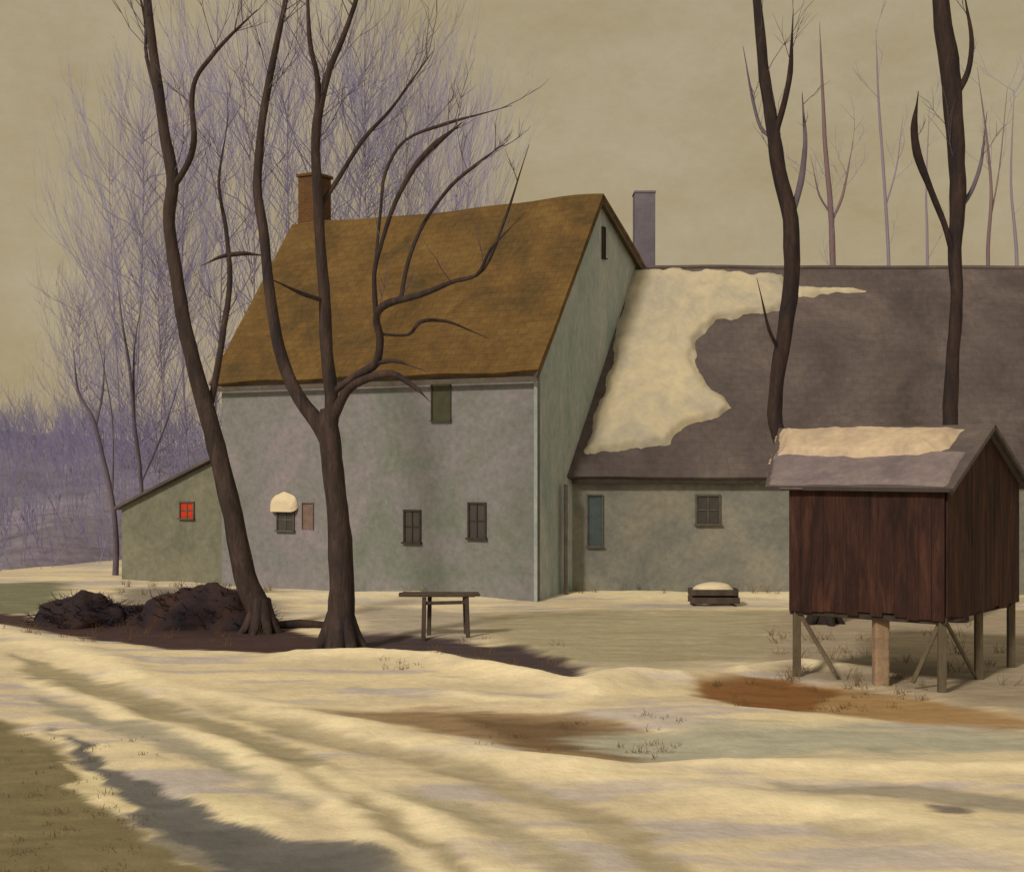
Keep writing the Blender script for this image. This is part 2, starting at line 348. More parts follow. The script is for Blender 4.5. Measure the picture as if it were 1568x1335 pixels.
window(farm,'attic_slot',gp,P,-U,.14,.85,M['glass'],frame=.03,mull=False)
# lean-to
lt=empty('lean_to')
LT0=hp(Lh+.27,.35,0); LL=4.0
def lp(l,w,z): return LT0+U*l+P*w+Vector((0,0,z))
slab('front_wall',[lp(LL,0,zb),lp(0,0,zb),lp(0,0,3.75),lp(LL,0,2.2)],.2,M['leanwall'],lt)
slab('end_wall',[lp(LL-.003,3.8,zb),lp(LL-.003,.21,zb),lp(LL-.003,.21,2.2),lp(LL-.003,3.8,2.2)],.2,M['leanwall'],lt)
slab('rear_wall',[lp(0,3.8,zb),lp(LL-.21,3.8,zb),lp(LL-.21,3.8,2.26),lp(0,3.8,3.75)],.2,M['leanwall'],lt)
slab('roof',[lp(LL+.2,-.2,2.2),lp(0,-.2,3.87),lp(0,4,3.87),lp(LL+.2,4,2.2)],.08,M['roof2'],lt)
slab('roof_snow',[lp(LL+.1,-.1,2.24+.02),lp(0.02,-.1,3.9),lp(0.02,3.9,3.9),lp(LL+.1,3.9,2.24+.02)],.05,M['snow_lav'],lt,.02)
k=(287-CX)/F; l=(k*LT0.y-LT0.x)/(U.x-k*U.y)
window(lt,'red_window',LT0+U*l+Vector((0,0,CAMH+(HY-781)/F*(LT0.y+U.y*l))),tF,nF,.5,.46,M['red'],frame=.04,mull=True,fm=M['fascia'])

# ------------------------------------------------------------------ long low building (barn wing)
wing=empty('barn_wing')
EX0,EY,EZ2=1.5,37.55,3.2; RX0,RY,RZ2=3.72,41.6,9.42; XR=19.0
def wp(x,y,z): return Vector((x,y,z))
slab('front_wall',[wp(EX0-.0,EY+.3,zb),wp(XR,EY+.3,zb),wp(XR,EY+.3,EZ2+.3),wp(EX0,EY+.3,EZ2+.3)],.25,M['lowwall'],wing)
slab('right_gable',[wp(XR-.01,EY+.56,zb),wp(XR-.01,45.6,zb),wp(XR-.01,45.6,EZ2+.1),wp(XR-.01,RY,RZ2-.2),wp(XR-.01,EY+.56,EZ2+.45)],.2,M['lowwall'],wing)
slab('rear_wall',[wp(XR-.22,45.4,zb),wp(6.2,45.4,zb),wp(6.2,45.4,EZ2+.3),wp(XR-.22,45.4,EZ2+.3)],.2,M['lowwall'],wing)
noisy_roof('front_roof',wp(EX0-.03,EY,EZ2),wp(XR+.3,EY,EZ2),wp(XR+.3,RY,RZ2),wp(RX0-.03,RY,RZ2),.14,M['roof2'],wing,amp=.015,nu=50,nv=14,seed=5)
noisy_roof('rear_roof',wp(XR+.3,RY+4.0,EZ2),wp(5.6,RY+4.0,EZ2),wp(RX0-.03,RY+.012,RZ2-.004),wp(XR+.3,RY+.012,RZ2-.004),.14,M['roof2'],wing,amp=.015,nu=50,nv=14,seed=5)
bar('eave_fascia',wp(EX0+.1,EY+.1,EZ2-.13),wp(XR+.2,EY+.1,EZ2-.13),.14,.04,M['trim'],wing)
bar('downpipe',wp(1.42,37.15,-.2),wp(1.42,37.15,3.0),.14,.10,M['fascia'],wing)
def ww(nm,u,v,w,h,pane,**k):
    y=EY+.3; window(wing,nm,((u-CX)/F*y,y,CAMH+(HY-v)/F*y),(1,0,0),(0,-1,0),w,h,pane,**k)
ww('teal_door',911,797,.36,1.35,M['teal'],frame=.04,mull=False,fm=M['fascia'])
ww('wing_window',1084,780,.58,.74,M['glass'],frame=.05,fm=M['fascia'])
box('chimney',(3.70,42.4),(1,0),(0,1),.62,.7,8.2,11.7,M['lavch'],wing,.02)
box('chimney_cap',(3.68,42.38),(1,0),(0,1),.66,.74,11.702,11.78,M['lavch'],wing,.02)

def roof_snow(name,poly_uv,o,a,b,m,parent,th=.12,step=.07,seed=0,rough=.35,lift=.03,margin=.2):
    n=a.cross(b).normalized(); us=[p[0] for p in poly_uv]; vs=[p[1] for p in poly_uv]
    gu=np.arange(min(us)-.3,max(us)+.3,step); gv=np.arange(min(vs)-.3,max(vs)+.3,step); S,T=np.meshgrid(gu,gv)
    d=sdist(poly_uv,S,T)+(fbm(S*1.0,T*1.0,seed+100)-.5)*rough*1.8+(fbm(S*4,T*4,seed+120)-.5)*rough*.6
    hgt=lift+np.clip(d*.8,-margin*.8,th)+np.where(d>.1,(fbm(S*2,T*2,seed+130)-.5)*.04,0)
    v=[o+a*S[j,i]+b*T[j,i]+n*float(hgt[j,i]) for j in range(len(gv)) for i in range(len(gu))]; w=len(gu); f=[]
    for j in range(len(gv)-1):
        for i in range(w-1):
            if max(d[j,i],d[j,i+1],d[j+1,i],d[j+1,i+1])>-margin: f.append((j*w+i,j*w+i+1,(j+1)*w+i+1,(j+1)*w+i))
    return obj(name,v,f,m,parent,True)
def on_plane(u,v,o,a,b):
    n=a.cross(b); r=Vector(((u-CX)/F,1,(HY-v)/F)); c=Vector((0,0,CAMH)); t=(o-c).dot(n)/r.dot(n); p=c+r*t-o
    return (p.dot(a),p.dot(b))
o2=Vector((EX0,EY,EZ2)); a2=Vector((1,0,0)); b2=Vector((0,RY-EY,RZ2-EZ2)).normalized()
sp=[(970,414),(1060,418),(1198,420),(1212,466),(1150,478),(1100,492),(1068,524),(1070,560),(1088,594),(1120,624),(1044,646),(1024,684),(900,688),(924,600),(948,500)]
roof_snow('roof_snow',[on_plane(*p,o2,a2,b2) for p in sp],o2,a2,b2,M['roofsnow'],wing,seed=1,rough=.3)
sp=[(1215,438),(1300,440),(1325,446),(1225,453)]
roof_snow('roof_snow_strip',[on_plane(*p,o2,a2,b2) for p in sp],o2,a2,b2,M['roofsnow'],wing,seed=3,rough=.2,th=.05)

# ------------------------------------------------------------------ shed on posts (corn crib)
crib=empty('raised_shed')
C0=Vector((6.68,21.7,0)); D=Vector((-.79,.613,0)).normalized(); Q=Vector((.613,.79,0)).normalized()
LS=2.62; WS=3.4; SE=3.2; SR=4.12; SB=1.15
def cp(l,w,z): return C0+D*l+Q*w+Vector((0,0,z))
def boards(nm,l0,w0,l1,w1,zt0,apex=None,n=16):
    p0=cp(l0,w0,0);p1=cp(l1,w1,0); t=(p1-p0).normalized(); nn=t.cross(Vector((0,0,1))); Lg=(p1-p0).length; v=[];f=[]
    for i in range(n):
        s0=i/n*Lg+.002; s1=(i+1)/n*Lg-.002; off=random.uniform(0,.010); zb_=SB+random.uniform(-.07,.02)
        def top(s):
            r=s/Lg
            if apex: return SE-.02+(SR-SE)*(1-abs(2*r-1))-.02
            return zt0
        a=[(s0,zb_),(s1,zb_),(s1,top(s1)),(s0,top(s0))]; k=len(v)
        for dd in (off+.03,0): v+= [p0+t*s+nn*dd+Vector((0,0,z)) for s,z in a]
        f+=[(k,k+1,k+2,k+3),(k+7,k+6,k+5,k+4),(k,k+4,k+5,k+1),(k+1,k+5,k+6,k+2),(k+2,k+6,k+7,k+3),(k+3,k+7,k+4,k)]
    return obj(nm,v,f,M['shed'],crib)
boards('front_boards',LS,0,0,0,SE,n=13)
boards('gable_boards',0,0.03,0,WS,SE,True,n=16)
boards('rear_boards',0,WS,LS,WS,SE,n=13)
boards('far_gable_boards',LS,WS,LS,0.03,SE,True,n=16)
slab('floor',[cp(LS,0.06,SB+.02),cp(0.06,0.06,SB+.02),cp(.06,WS-.06,SB+.02),cp(LS,WS-.06,SB+.02)],.1,M['shed'],crib)
noisy_roof('front_roof',cp(2.98,-.2,SE-.1+.05),cp(-.2,-.2,SE-.1+.05),cp(-.2,WS/2,SR+.05),cp(3.7,WS/2,SR+.05),.07,M['roof2'],crib,amp=.004)
noisy_roof('rear_roof',cp(-.2,WS+.2,SE-.1+.05),cp(2.98,WS+.2,SE-.1+.05),cp(3.7,WS/2+.008,SR+.046),cp(-.2,WS/2+.008,SR+.046),.07,M['roof2'],crib,amp=.004)
bar('bargeboard_a',cp(-.17,-.2,SE-.12),cp(-.17,WS/2,SR-.02),.10,.03,M['trim'],crib)
bar('bargeboard_b',cp(-.17,WS/2,SR-.02),cp(-.17,WS+.2,SE-.12),.10,.03,M['trim'],crib)
aS=D*-1; bS=(cp(0,WS/2,SR+.05)-cp(0,-.2,SE-.05)).normalized(); sh=(cp(0,WS/2,SR+.05)-cp(0,-.2,SE-.05)).length
oS=cp(2.98,-.2,SE-.05)
roof_snow('roof_snow_thin',[(0.08,.10),(3.0,.10),(3.0,sh*.55),(-.35,sh*.55)],oS,aS,bS,M['snow_lav'],crib,th=.035,step=.035,seed=9,rough=.07,lift=.01,margin=.045)
roof_snow('roof_snow',[(-.24,sh*.45),(1.2,sh*.40),(2.3,sh*.47),(2.7,sh*.60),(2.75,sh*.93),(-.55,sh*.93)],oS,aS,bS,M['snow_shed'],crib,th=.13,step=.035,seed=12,rough=.16,lift=.02,margin=.08)
for i,(l_,w_) in enumerate([(LS-.08,.08),(.08,.08),(.08,WS-.1),(LS-.08,WS-.1),(.08,WS*.5)]):
    p=cp(l_,w_,0); box('post_%d'%i,(p.x-.06,p.y-.06),(1,0),(0,1),.12,.12,hz(p.x,p.y)-.2,SB-.0,M['wood2'],crib,.01)
p=cp(1.15,.25,0); box('stone_pier',(p.x-.12,p.y-.12),(1,0),(0,1),.24,.24,hz(p.x,p.y)-.2,SB-.09,M['stone'],crib,.04)
bar('brace_a',cp(LS-.1,.08,SB-.05),cp(LS-.75,.08,hz(5.2,22.9)+.15),.07,.04,M['wood2'],crib)
bar('brace_b',cp(.1,.08,SB-.05),cp(.55,.08,hz(6.3,22.1)+.1),.07,.04,M['wood2'],crib)
bar('brace_c',cp(.08,.2,SB-.05),cp(.08,1.5,hz(7,23)+.1),.07,.04,M['wood2'],crib)
bar('sill_beam',cp(LS+.02,.06,SB-.06),cp(-.02,.06,SB-.06),.11,.09,M['trim'],crib)

# ------------------------------------------------------------------ tubes / trees
class Tube:
    def __init__(s): s.v=[];s.f=[];s.mi=[];s.cl=[]
    def add(s,pts,rad,sides=9,mi=0,rough=.08,sub=4):
        pts=[Vector(p) for p in pts]; P_=[];R_=[]
        n=len(pts)
        for i in range(n-1):
            p0=pts[max(0,i-1)];p1=pts[i];p2=pts[i+1];p3=pts[min(n-1,i+2)]
            for k in range(sub):
                t=k/sub; t2=t*t;t3=t2*t
                P_.append(.5*((2*p1)+(-p0+p2)*t+(2*p0-5*p1+4*p2-p3)*t2+(-p0+3*p1-3*p2+p3)*t3)); R_.append(rad[i]*(1-t)+rad[i+1]*t)
        P_.append(pts[-1]);R_.append(rad[-1]); ref=Vector((0.3,1,.1)).normalized(); base=len(s.v)
        for i,p in enumerate(P_):
            t=(P_[min(i+1,len(P_)-1)]-P_[max(i-1,0)]).normalized(); a=t.cross(ref).normalized(); b_=t.cross(a)
            for j in range(sides):
                an=2*math.pi*j/sides; r=R_[i]*(1+rough*2*mnoise.noise(Vector((math.cos(an)*1.3,math.sin(an)*1.3,0))+p*2.2))
                s.v.append(p+a*math.cos(an)*r+b_*math.sin(an)*r)
        for i in range(len(P_)-1):
            for j in range(sides):
                k=(j+1)%sides; s.f.append((base+i*sides+j,base+i*sides+k,base+(i+1)*sides+k,base+(i+1)*sides+j)); s.mi.append(mi)
        s.f.append(tuple(base+(len(P_)-1)*sides+j for j in range(sides))); s.mi.append(mi)
        return P_,R_
    def twig(s,p,q,r0,r1,mi=1):
        t=(q-p).normalized(); a=t.cross(Vector((.2,.9,.1))).normalized(); b_=t.cross(a); k=len(s.v)
        for x,r in ((p,r0),(q,r1)):
            s.v.append(x+a*r); s.v.append(x+(a*-.5+b_*.866)*r); s.v.append(x+(a*-.5-b_*.866)*r)
        s.f.append((k,k+1,k+4,k+3)); s.f.append((k+1,k+2,k+5,k+4)); s.f.append((k+2,k,k+3,k+5)); s.mi+=[mi]*3
    def spray(s,p,dirn,L_,r,depth,mi=1):
        segs=4 if depth>0 else 3; d=dirn.normalized()
        for i in range(segs):
            q=p+d*(L_/segs); s.twig(p,q,r*(1-i/segs*.6),r*(1-(i+1)/segs*.6),mi)
            if depth>0 and i>0:
                for _ in range(random.choice((1,1,2))):
                    dd=(d+Vector((random.uniform(-1,1),random.uniform(-1,1),random.uniform(-.3,.8)))*.75).normalized()
                    s.spray(q,dd,L_*random.uniform(.35,.6),r*.6,depth-1,mi)
            p=q; d=(d+Vector((random.uniform(-.2,.2),random.uniform(-.2,.2),random.uniform(0,.22)))).normalized()
    def make(s,name,mats):
        o=obj(name,s.v,s.f,mats,None,True); o.data.polygons.foreach_set('material_index',s.mi); return o
def limb(T,px,d0,drift,mi=0,twigs=0,tl=1.4,sides=9,start=.3,tmi=1,tr=.012,td=1,tip=True,wk=.92):
    n=len(px); pts=[];rad=[]; snap=None
    if T.cl:
        u0,v0,_=px[0]; best=1e9
        for c in T.cl:
            dd=((CX+c.x/c.y*F)-u0)**2+((HY-(c.z-CAMH)/c.y*F)-v0)**2
            if dd<best: best=dd; snap=c
        if best>35**2: snap=None
        else: d0=snap.y
    for i,(u,v,w) in enumerate(px):
        d=d0+drift*i/(n-1); pts.append(at(u,v,d)); rad.append(max(.007,w*wk/2/F*d))
    if snap is not None: pts[0]=snap.copy()
    if tip and rad[-1]<.05:
        e=(pts[-1]-pts[-2]); pts.append(pts[-1]+e.normalized()*min(.7,e.length*.6)); rad[-1]*=.7; rad.append(.005)
    P_,R_=T.add(pts,rad,sides,mi); T.cl+=P_
    for _ in range(twigs):
        i=int(random.uniform(start,.98)*(len(P_)-1)); t=(P_[i+1]-P_[i]).normalized() if i+1<len(P_) else Vector((0,0,1))
        dr=t*.6+Vector((random.uniform(-1,1),random.uniform(-1,1),random.uniform(0,.7)))*.8
        T.spray(P_[i],dr,tl*random.uniform(.5,1.2),tr,td,tmi)
    return P_
TB=[M['bark'],M['twig'],M['barkd']]
def roots(T,u,v,d,w,n=6,mi=0):
    c=at(u,v,d); g_=hz(c.x,c.y)
    for i in range(n):
        a=i/n*6.28+random.uniform(-.3,.3); r=w/2/F*d
        T.add([(c.x+math.cos(a)*r*.3,c.y+math.sin(a)*r*.3,g_+.7),(c.x+math.cos(a)*r*.85,c.y+math.sin(a)*r*.85,g_+.22),(c.x+math.cos(a)*r*1.7,c.y+math.sin(a)*r*1.7,g_-.08)],[r*.5,r*.45,r*.2],7,mi)
# tree A
T=Tube(); d=30.0
limb(T,[(402,975,46),(395,930,40),(375,880,36),(350,760,32),(325,660,31),(300,570,27),(283,500,24),(270,420,22),(259,340,20),(264,270,21),(251,200,18),(242,130,17),(232,60,15),(222,-60,12),(230,-200,6)],d,.8,twigs=22,start=.5)
limb(T,[(263,285,12),(285,255,11),(297,215,10),(294,160,9),(300,120,8),(325,85,7),(352,55,6),(378,30,4)],d+.3,-1,twigs=10)
limb(T,[(318,640,12),(330,580,11),(343,500,10),(352,430,9),(346,350,7),(335,280,5),(345,210,3)],d,1.4,twigs=8)
limb(T,[(352,396,7),(335,394,6),(318,402,3)],d+1.2,-.2)
limb(T,[(352,396,8),(375,388,7),(396,390,4)],d+1.2,.2)
limb(T,[(245,160,8),(225,90,6),(222,30,5),(205,-40,3)],d+.6,.7,twigs=8)
roots(T,400,962,d,40)
T.make('bare_tree',TB)
# tree B
T=Tube(); d=27.6
limb(T,[(522,1005,66),(521,960,50),(524,900,42),(519,800,37),(510,720,35),(503,655,36),(500,625,20)],d,0,mi=0,sides=14,tip=False)
limb(T,[(508,690,28),(485,645,27),(455,605,23),(428,535,20),(412,440,18),(403,350,17),(394,285,16),(400,200,13),(409,140,12),(425,60,10),(442,-30,8),(450,-150,4)],d,.8,twigs=20,start=.45)
limb(T,[(504,680,30),(508,620,24),(500,540,22),(497,460,20),(491,380,18),(487,300,18),(483,230,16),(488,170,15),(505,105,11),(530,45,9),(552,-30,7),(560,-140,4)],d,-.7,twigs=20,start=.5)
limb(T,[(487,190,10),(486,120,9),(474,60,8),(470,-40,6)],d-.5,-.5,twigs=7)
limb(T,[(488,310,10),(520,270,8),(555,215,7),(600,165,5),(640,110,4)],d-.4,1.2,twigs=8)
limb(T,[(505,660,20),(530,600,16),(560,580,13),(600,572,12),(635,592,8),(650,606,3)],d,-1.2,twigs=0)
limb(T,[(507,600,12),(545,575,14),(575,556,14),(582,520,13),(576,485,12),(592,465,13),(640,452,11),(690,432,8),(740,412,6),(775,330,5),(797,262,3)],d,-1.6,twigs=6,tl=.8)
limb(T,[(578,485,9),(573,420,8),(585,370,7),(605,310,8),(635,255,9),(665,222,11),(692,200,7)],d-1.1,-.8,twigs=6,tl=.9)
limb(T,[(612,460,8),(625,400,7),(650,340,6),(690,285,6),(725,255,6),(758,230,3)],d-1.1,.9,twigs=6,tl=.9)
limb(T,[(690,432,6),(730,420,6),(752,380,5),(785,345,2)],d-1.4,-.6)
limb(T,[(582,515,5),(625,512,5),(645,492,7),(685,492,5),(725,508,3)],d-1,.8)
limb(T,[(575,415,5),(582,330,5),(590,265,6),(620,215,5),(680,190,6),(745,172,3)],d-.9,.7,twigs=5,tl=.9)
limb(T,[(575,556,8),(605,552,7),(635,562,3)],d-1,-.4)
limb(T,[(497,470,8),(465,450,8),(430,434,4)],d-.4,-.8)
roots(T,522,990,d,54,7)
T.make('bare_tree',TB)
# tree C (behind the shed)
T=Tube(); d=31.0
limb(T,[(1262,955,38),(1258,880,34),(1240,790,30),(1212,715,27),(1188,650,25),(1190,580,24),(1203,500,27),(1212,420,27),(1210,335,26),(1193,262,24),(1183,195,22),(1171,120,19),(1162,30,16),(1155,-60,14),(1150,-200,6)],d,.5,mi=2,twigs=6,start=.6,sides=10)
limb(T,[(1184,205,12),(1200,160,10),(1210,110,9),(1213,50,5)],d+.4,-.5,mi=2,twigs=3,tl=.8)
limb(T,[(1212,330,12),(1226,280,11),(1233,220,8),(1230,170,5)],d+.3,.6,mi=1,twigs=2,tl=.7)
limb(T,[(1184,210,7),(1165,195,6),(1152,150,5),(1143,100,3)],d+.4,.6,mi=1,twigs=2,tl=.7)
limb(T,[(1187,545,7),(1178,505,6),(1166,455,3)],d,-.5,mi=2)
roots(T,1262,948,d,38,5,2)
T.make('bare_tree',TB)
# tree D
T=Tube(); d=31.5
limb(T,[(1468,950,34),(1460,820,30),(1455,700,27),(1455,640,25),(1458,560,22),(1465,460,20),(1462,380,22),(1467,300,26),(1462,200,30),(1455,110,33),(1444,40,30),(1436,-60,24),(1430,-200,10)],d,.4,mi=2,twigs=5,start=.6,sides=10)
limb(T,[(1462,400,11),(1445,340,10),(1425,290,11),(1405,235,14),(1400,195,12),(1404,160,5)],d+.2,-1,mi=2,twigs=1,tl=.7)
limb(T,[(1467,330,9),(1486,295,8),(1502,250,6),(1508,200,3)],d+.2,.8,mi=1,twigs=2,tl=.7)
limb(T,[(1460,150,12),(1482,110,10),(1488,60,8),(1480,10,5)],d+.3,-.4,mi=2,twigs=3,tl=.6)
T.make('bare_tree',TB)

def thin(name,limbs,d,mats=None,tw=6,tl=2.0,wk=.8):
    T=Tube()
    for k_,l_ in enumerate(limbs): limb(T,l_,d,.5*(k_%2)-.2,twigs=tw,tl=tl,sides=6,tr=.014,td=1,start=.2,wk=wk)
    T.make(name,mats or [M['twig'],M['far'],M['barkd']])
thin('slender_tree',[[(176,900,15),(178,830,12),(172,765,10),(158,700,8),(142,640,8),(120,600,6),(114,550,3)],[(145,650,5),(157,600,5),(160,545,2)],[(170,770,4),(172,640,3),(150,520,2)]],45,tw=5,tl=1.6)
thin('slender_tree',[[(218,890,12),(216,740,9),(206,650,8),(198,560,6),(188,500,5),(182,450,3)],[(206,640,5),(205,540,4),(216,470,2)],[(216,730,4),(250,660,4),(272,590,2)]],47,tw=5,tl=1.6)
fr=[M['farred'],M['far'],M['barkd']]; fm_=[M['far2'],M['far'],M['barkd']]
thin('slender_tree',[[(1276,900,16),(1275,600,14),(1275,400,12),(1272,320,11),(1264,230,9),(1260,150,7),(1256,60,3)],[(1274,340,6),(1290,300,6),(1302,240,3)],[(1273,330,4),(1255,300,4),(1246,260,2)]],56,fr,tw=5,wk=.75)
thin('slender_tree',[[(1362,900,10),(1362,500,9),(1360,380,7),(1352,250,6),(1345,150,5),(1342,70,2)],[(1360,330,4),(1372,260,3),(1380,200,2)]],58,fm_,tw=4,wk=.7)
thin('slender_tree',[[(1514,900,10),(1514,500,9),(1513,380,8),(1518,300,7),(1512,220,5),(1500,130,2)],[(1514,330,4),(1530,260,3),(1540,160,2)]],57,fr,tw=4,wk=.7)
thin('slender_tree',[[(1560,900,10),(1558,500,9),(1556,380,7),(1548,280,5),(1552,160,2)]],57,fm_,tw=3,wk=.7)
thin('slender_tree',[[(1420,900,7),(1420,400,6),(1418,300,4),(1422,190,2)]],60,fm_,tw=3,wk=.7)

# distant mass of bare crowns: five unit trees, copied with turn, stretch and lean into one mesh
temps=[]
for k_ in range(5):
    T=Tube(); top=Vector((random.uniform(-.1,.1),0,1))
    a1=Vector((random.uniform(-.04,.04),0,.4)); T.add([(0,0,0),a1,a1*.5+Vector((top.x*.5,0,.55)),top*.93],[.0055,.0035,.0018,.0007],5,0,sub=3,rough=0)
    for i in range(74):
        t=random.uniform(.16,.88); p=Vector((top.x*t*t,0,t)); an=random.uniform(0,6.283)
        L_=.36*math.sin(min(1,(1.1-t)*1.7)*1.5)*random.uniform(.45,1.0)
        d_=Vector((math.cos(an),math.sin(an),random.uniform(.3,1.3))).normalized(); q=p+d_*L_*.3
        T.twig(p,q,.0016,.0011,0); T.spray(q,d_+Vector((random.uniform(-.3,.3),random.uniform(-.3,.3),random.uniform(-.3,.3))),L_*.9,.0011,2,1)
    temps.append((np.array([tuple(x) for x in T.v]),T.f,T.mi))
AV=[];AF=[];AM=[];off=0
for ii,(u,vt,d,w) in enumerate([(-60,640,80,150),(10,670,78,130),(60,690,76,130),(110,640,74,130),(-150,600,82,150),(150,520,72,150),(205,400,70,180),(255,330,66,200),
                   (215,110,66,230),(290,30,66,260),(380,-20,62,270),(480,-10,64,270),(570,10,66,260),(655,55,64,240),(725,120,62,190),(640,120,58,220),(180,170,70,190),(540,60,69,250),(440,60,72,240),(330,120,74,240),(600,90,74,240),(250,220,60,200),(700,200,70,200),(130,420,76,150)]):
    top=at(u,vt,d); tv,tf,tm=temps[ii%5]; a=random.uniform(0,6.283); h=top.z+.3; wr=(w/F*d)/.62
    x=(tv[:,0]*math.cos(a)-tv[:,1]*math.sin(a))*wr+top.x; y=(tv[:,0]*math.sin(a)+tv[:,1]*math.cos(a))*wr+d; z=tv[:,2]*h-.3
    x=x+np.sin(tv[:,2]*4+a)*.35
    AV.append(np.stack([x,y,z],1)); AF+= [tuple(i+off for i in f_) for f_ in tf]; AM+=tm; off+=len(tv)
AV=np.concatenate(AV)
o=obj('distant_trees',AV.tolist(),AF,[M['far2'],M['far']],None,False); o.data.polygons.foreach_set('material_index',AM)
# wooded rise on the left horizon
v=[];f=[]; nn=300; rows=28
def hy(x,t):
    y0=45+8*min(1,max(0,(x+17)/3)); return y0+t*(100-y0)+(2*mnoise.noise(Vector((x*.05,5,0))) if t>.02 else .6*mnoise.noise(Vector((x*.3,5,0))))
def hillz(x,t):
    e=6.3*math.sin(min(1,t*1.25)*math.pi/2)*(.75+.45*mnoise.noise(Vector((x*.05,2.3,0)))+.12*mnoise.noise(Vector((x*.35,t*4,1))))
    return e+.5*mnoise.noise(Vector((x*.5,t*9,3)))*min(1,t*4)
for j in range(rows+1):
    for i in range(nn+1):
        x=-120+240*i/nn; t=j/rows
        v.append((x,hy(x,t),hillz(x,t)-.3+.5*mnoise.noise(Vector((x*1.3,t*30,7)))*min(1,t*6) if j<rows else -2))
for j in range(rows):
    for i in range(nn):
        q=j*(nn+1)+i; f.append((q,q+1,q+nn+2,q+nn+1))
obj('hills',v,f,M['hill'],None,True)
T=Tube()
for i in range(2200):
    t=random.random()**1.2*.9; x=random.uniform(-40,-13.5)
    T.spray(Vector((x,hy(x,t),hillz(x,t)-.5)),Vector((random.uniform(-.5,.5),random.uniform(-.4,.4),1)),random.uniform(1.2,2.6),.018,1,0)
T.make('undergrowth',[M['far']])

# ------------------------------------------------------------------ brush piles
def pile(cx,cy,rx,ry,h,seed):
    T=Tube(); v=T.v; g0=hz(cx,cy); nu,nv=56,20
    for j in range(nv+1):
        for i in range(nu):
            a=6.283*i/nu; ph=j/nv*math.pi/2; r=math.cos(ph)
            p=Vector((math.cos(a)*r,math.sin(a)*r,math.sin(ph))); dn=1+.24*mnoise.noise(p*1.8+Vector((seed,0,0)))+.10*mnoise.noise(p*5+Vector((seed,3,0)))+.04*mnoise.noise(p*15)
            v.append(Vector((cx+p.x*rx*dn,cy+p.y*ry*dn,g0-.12+p.z*h*dn)))
    for j in range(nv):
        for i in range(nu):
            k=(i+1)%nu; T.f.append((j*nu+i,j*nu+k,(j+1)*nu+k,(j+1)*nu+i)); T.mi.append(0)
    for i in range(260):
        a=random.uniform(0,6.283); r=math.sqrt(random.random()); p=Vector((cx+math.cos(a)*rx*r,cy+math.sin(a)*ry*r,g0-.12+h*math.sqrt(max(0,1-r*r))*.92))
        T.spray(p,Vector((random.uniform(-1,1),random.uniform(-1,1),random.uniform(-.2,.1))),random.uniform(.15,.36),.013,1,0)
    T.make('brush_pile',[M['brush']])
pile(-9.55,31.5,1.15,.9,.72,1); pile(-6.7,31.0,1.4,.8,.98,7); pile(-8.3,31.6,.9,.6,.42,4)

# dead grass poking through the snow
T=Tube()
def tuft(x,y,n,h):
    z=hz(x,y)-.03
    for _ in range(n):
        p=Vector((x+random.gauss(0,.06),y+random.gauss(0,.06),z)); dn=Vector((random.gauss(0,.5),random.gauss(0,.5),1)).normalized()
        q=p+dn*h*random.uniform(.4,1); T.twig(p,q,.006,.003,0)
        T.twig(q,q+(dn+Vector((random.gauss(0,.5),random.gauss(0,.5),-.2))).normalized()*h*.4,.003,.0015,0)
for (u0,u1,v0,v1,cnt,h) in [(1080,1420,1040,1085,34,.12),(720,1050,1096,1150,24,.09),(1180,1560,960,1050,40,.22),(560,860,975,1025,22,.14),(0,420,945,985,46,.2),(0,240,1120,1330,70,.06),(600,1200,903,915,40,.25),(180,420,895,915,20,.25)]:
    for _ in range(cnt):
        x,y=gnd(random.uniform(u0,u1),random.uniform(v0,v1)); tuft(x,y,random.randint(5,12),h*random.uniform(.6,1.3))
T.make('dead_grass',[M['straw']])

# ------------------------------------------------------------------ wooden table
tb=empty('wooden_table'); y0=28.7; g0=hz(-1.4,28.8)
def lg(n_,x,y,dx): bar(n_,(x+dx,y,g0-.1),(x,y,g0+.82),.085,.085,M['wood'],tb)
lg('leg_1',-1.78,28.55,-.02); lg('leg_2',-.92,28.55,.03); lg('leg_3',-1.70,29.1,-.02); lg('leg_4',-.98,29.1,.03)
for i in range(4):
    yy=28.5+i*.17; bar('plank_%d'%i,(-2.3+random.uniform(-.04,.04),yy+.05,g0+.86),(-.70+random.uniform(-.05,.05),yy+.05,g0+.855),.05,.155,M['wood'],tb)
bar('stretcher',(-1.75,28.56,g0+.7),(-.95,28.56,g0+.72),.07,.04,M['wood'],tb)
# ------------------------------------------------------------------ trough with snow
tr=empty('wooden_trough'); tx,ty=5.05,35.0; g0=hz(tx,ty)+.02
for i,(z_) in enumerate((.12,.32)):
    bar('side_plank_%d'%i,(tx-.62+.04*i,ty,g0+z_),(tx+.62-.04*i,ty,g0+z_),.15,.05,M['wood'],tr)
    bar('rear_plank_%d'%i,(tx-.6,ty+.6,g0+z_),(tx+.6,ty+.6,g0+z_),.15,.05,M['wood'],tr)
for sx in (-1,1):
    bar('end_%d'%sx,(tx+sx*.57,ty+.04,g0+.24),(tx+sx*.57,ty+.57,g0+.24),.32,.05,M['wood'],tr)
    bar('foot_%d'%sx,(tx+sx*.5,ty-.05,g0-.05),(tx+sx*.5,ty+.65,g0-.05),.1,.08,M['wood'],tr)
v=[];f=[]
for j in range(9):
    for i in range(24):
        a=6.283*i/24; r=math.cos(j/8*math.pi/2); dn=1+.12*mnoise.noise(Vector((math.cos(a),math.sin(a),j*.3)))
        v.append((tx+math.cos(a)*.52*r*dn,ty+.3+math.sin(a)*.32*r*dn,g0+.36+.20*math.sin(j/8*math.pi/2)))
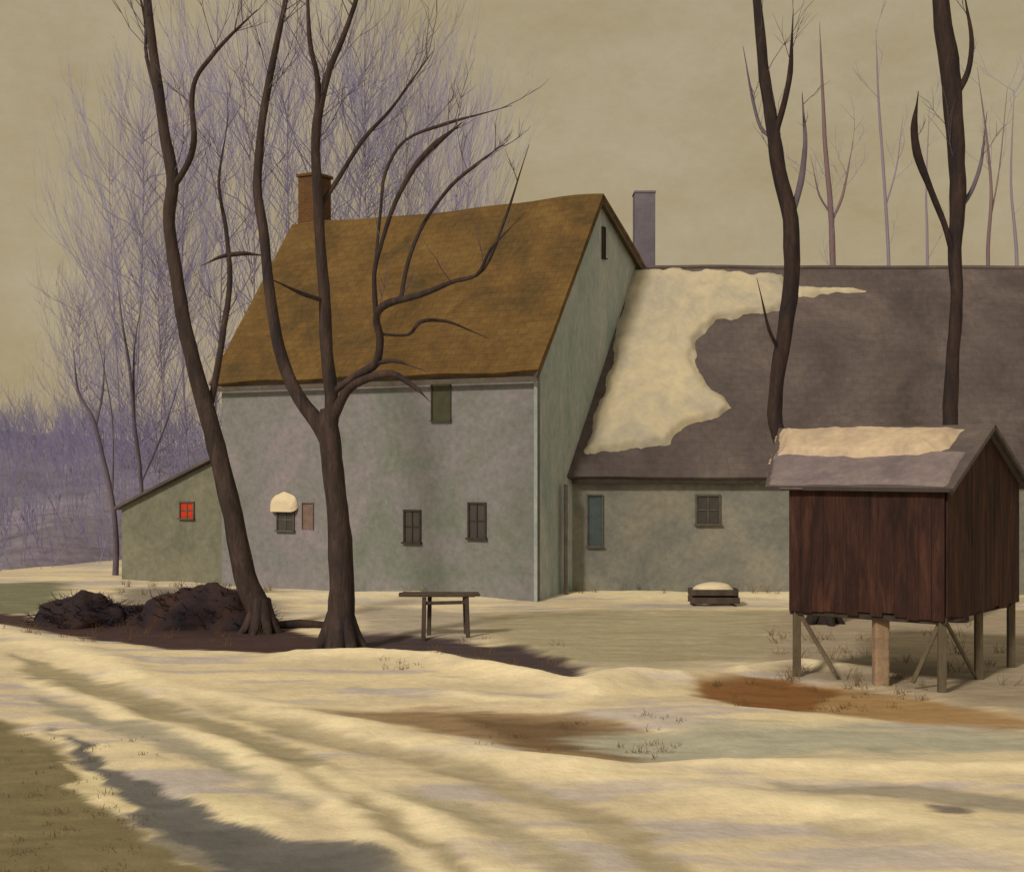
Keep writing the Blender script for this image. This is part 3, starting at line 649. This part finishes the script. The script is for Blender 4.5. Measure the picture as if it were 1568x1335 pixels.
for j in range(8):
    for i in range(24):
        k=(i+1)%24; f.append((j*24+i,j*24+k,(j+1)*24+k,(j+1)*24+i))
obj('snow_cap',v,f,M['snow'],tr,True)
T=Tube(); gl=hz(-4.6,30.5)
T.add([(-5.2,30.2,gl+.06),(-4.6,30.4,gl+.08),(-3.9,30.2,gl+.06)],[.08,.10,.07],9,0)
T.make('fallen_log',[M['barkd']])

# ------------------------------------------------------------------ light
w=bpy.data.worlds.new('World'); scene.world=w; w.use_nodes=True; nt=w.node_tree;N=nt.nodes;L=nt.links
bg=N['Background']; sky=N.new('ShaderNodeTexSky'); sky.sky_type='NISHITA'; sky.sun_disc=False
EL=math.radians(36); AZ=math.radians(-146)
sky.sun_elevation=EL; sky.sun_rotation=AZ; sky.dust_density=6; sky.air_density=1.5
tc=N.new('ShaderNodeTexCoord'); mp=N.new('ShaderNodeMapping'); mp.inputs['Scale'].default_value=(1,1,1.6); L.new(tc.outputs['Generated'],mp.inputs[0])
n=N.new('ShaderNodeTexNoise'); n.inputs['Scale'].default_value=6; n.inputs['Detail'].default_value=12; n.inputs['Roughness'].default_value=.78; L.new(mp.outputs[0],n.inputs[0])
r=N.new('ShaderNodeValToRGB'); e=r.color_ramp.elements; e[0].position=.36; e[1].position=.66
ca=lin((163,147,110)); cb=lin((179,164,135))
e[0].color=(*[x*10 for x in ca],1); e[1].color=(*[x*10 for x in cb],1); L.new(n.outputs[0],r.inputs[0])
mx=N.new('ShaderNodeMix'); mx.data_type='RGBA'; mx.inputs[0].default_value=.94
L.new(sky.outputs[0],mx.inputs[6]); L.new(r.outputs[0],mx.inputs[7]); L.new(mx.outputs[2],bg.inputs['Color']); bg.inputs['Strength'].default_value=.1
sd=bpy.data.lights.new('sun','SUN'); sd.energy=2.4; sd.angle=math.radians(7); sd.color=(1,.84,.62)
so=bpy.data.objects.new('sun',sd); scene.collection.objects.link(so)
ts=Vector((math.sin(AZ)*math.cos(EL),math.cos(AZ)*math.cos(EL),math.sin(EL)))
so.rotation_euler=ts.to_track_quat('Z','Y').to_euler()
# ------------------------------------------------------------------ camera
cd=bpy.data.cameras.new('camera'); cam=bpy.data.objects.new('camera',cd); scene.collection.objects.link(cam)
cam.location=(0,0,CAMH); cam.rotation_euler=(math.pi/2,0,0); cd.sensor_width=36; cd.sensor_fit='HORIZONTAL'; cd.lens=36*F/1568; cd.shift_y=(HY-667)/1568; cd.clip_end=3000
scene.camera=cam
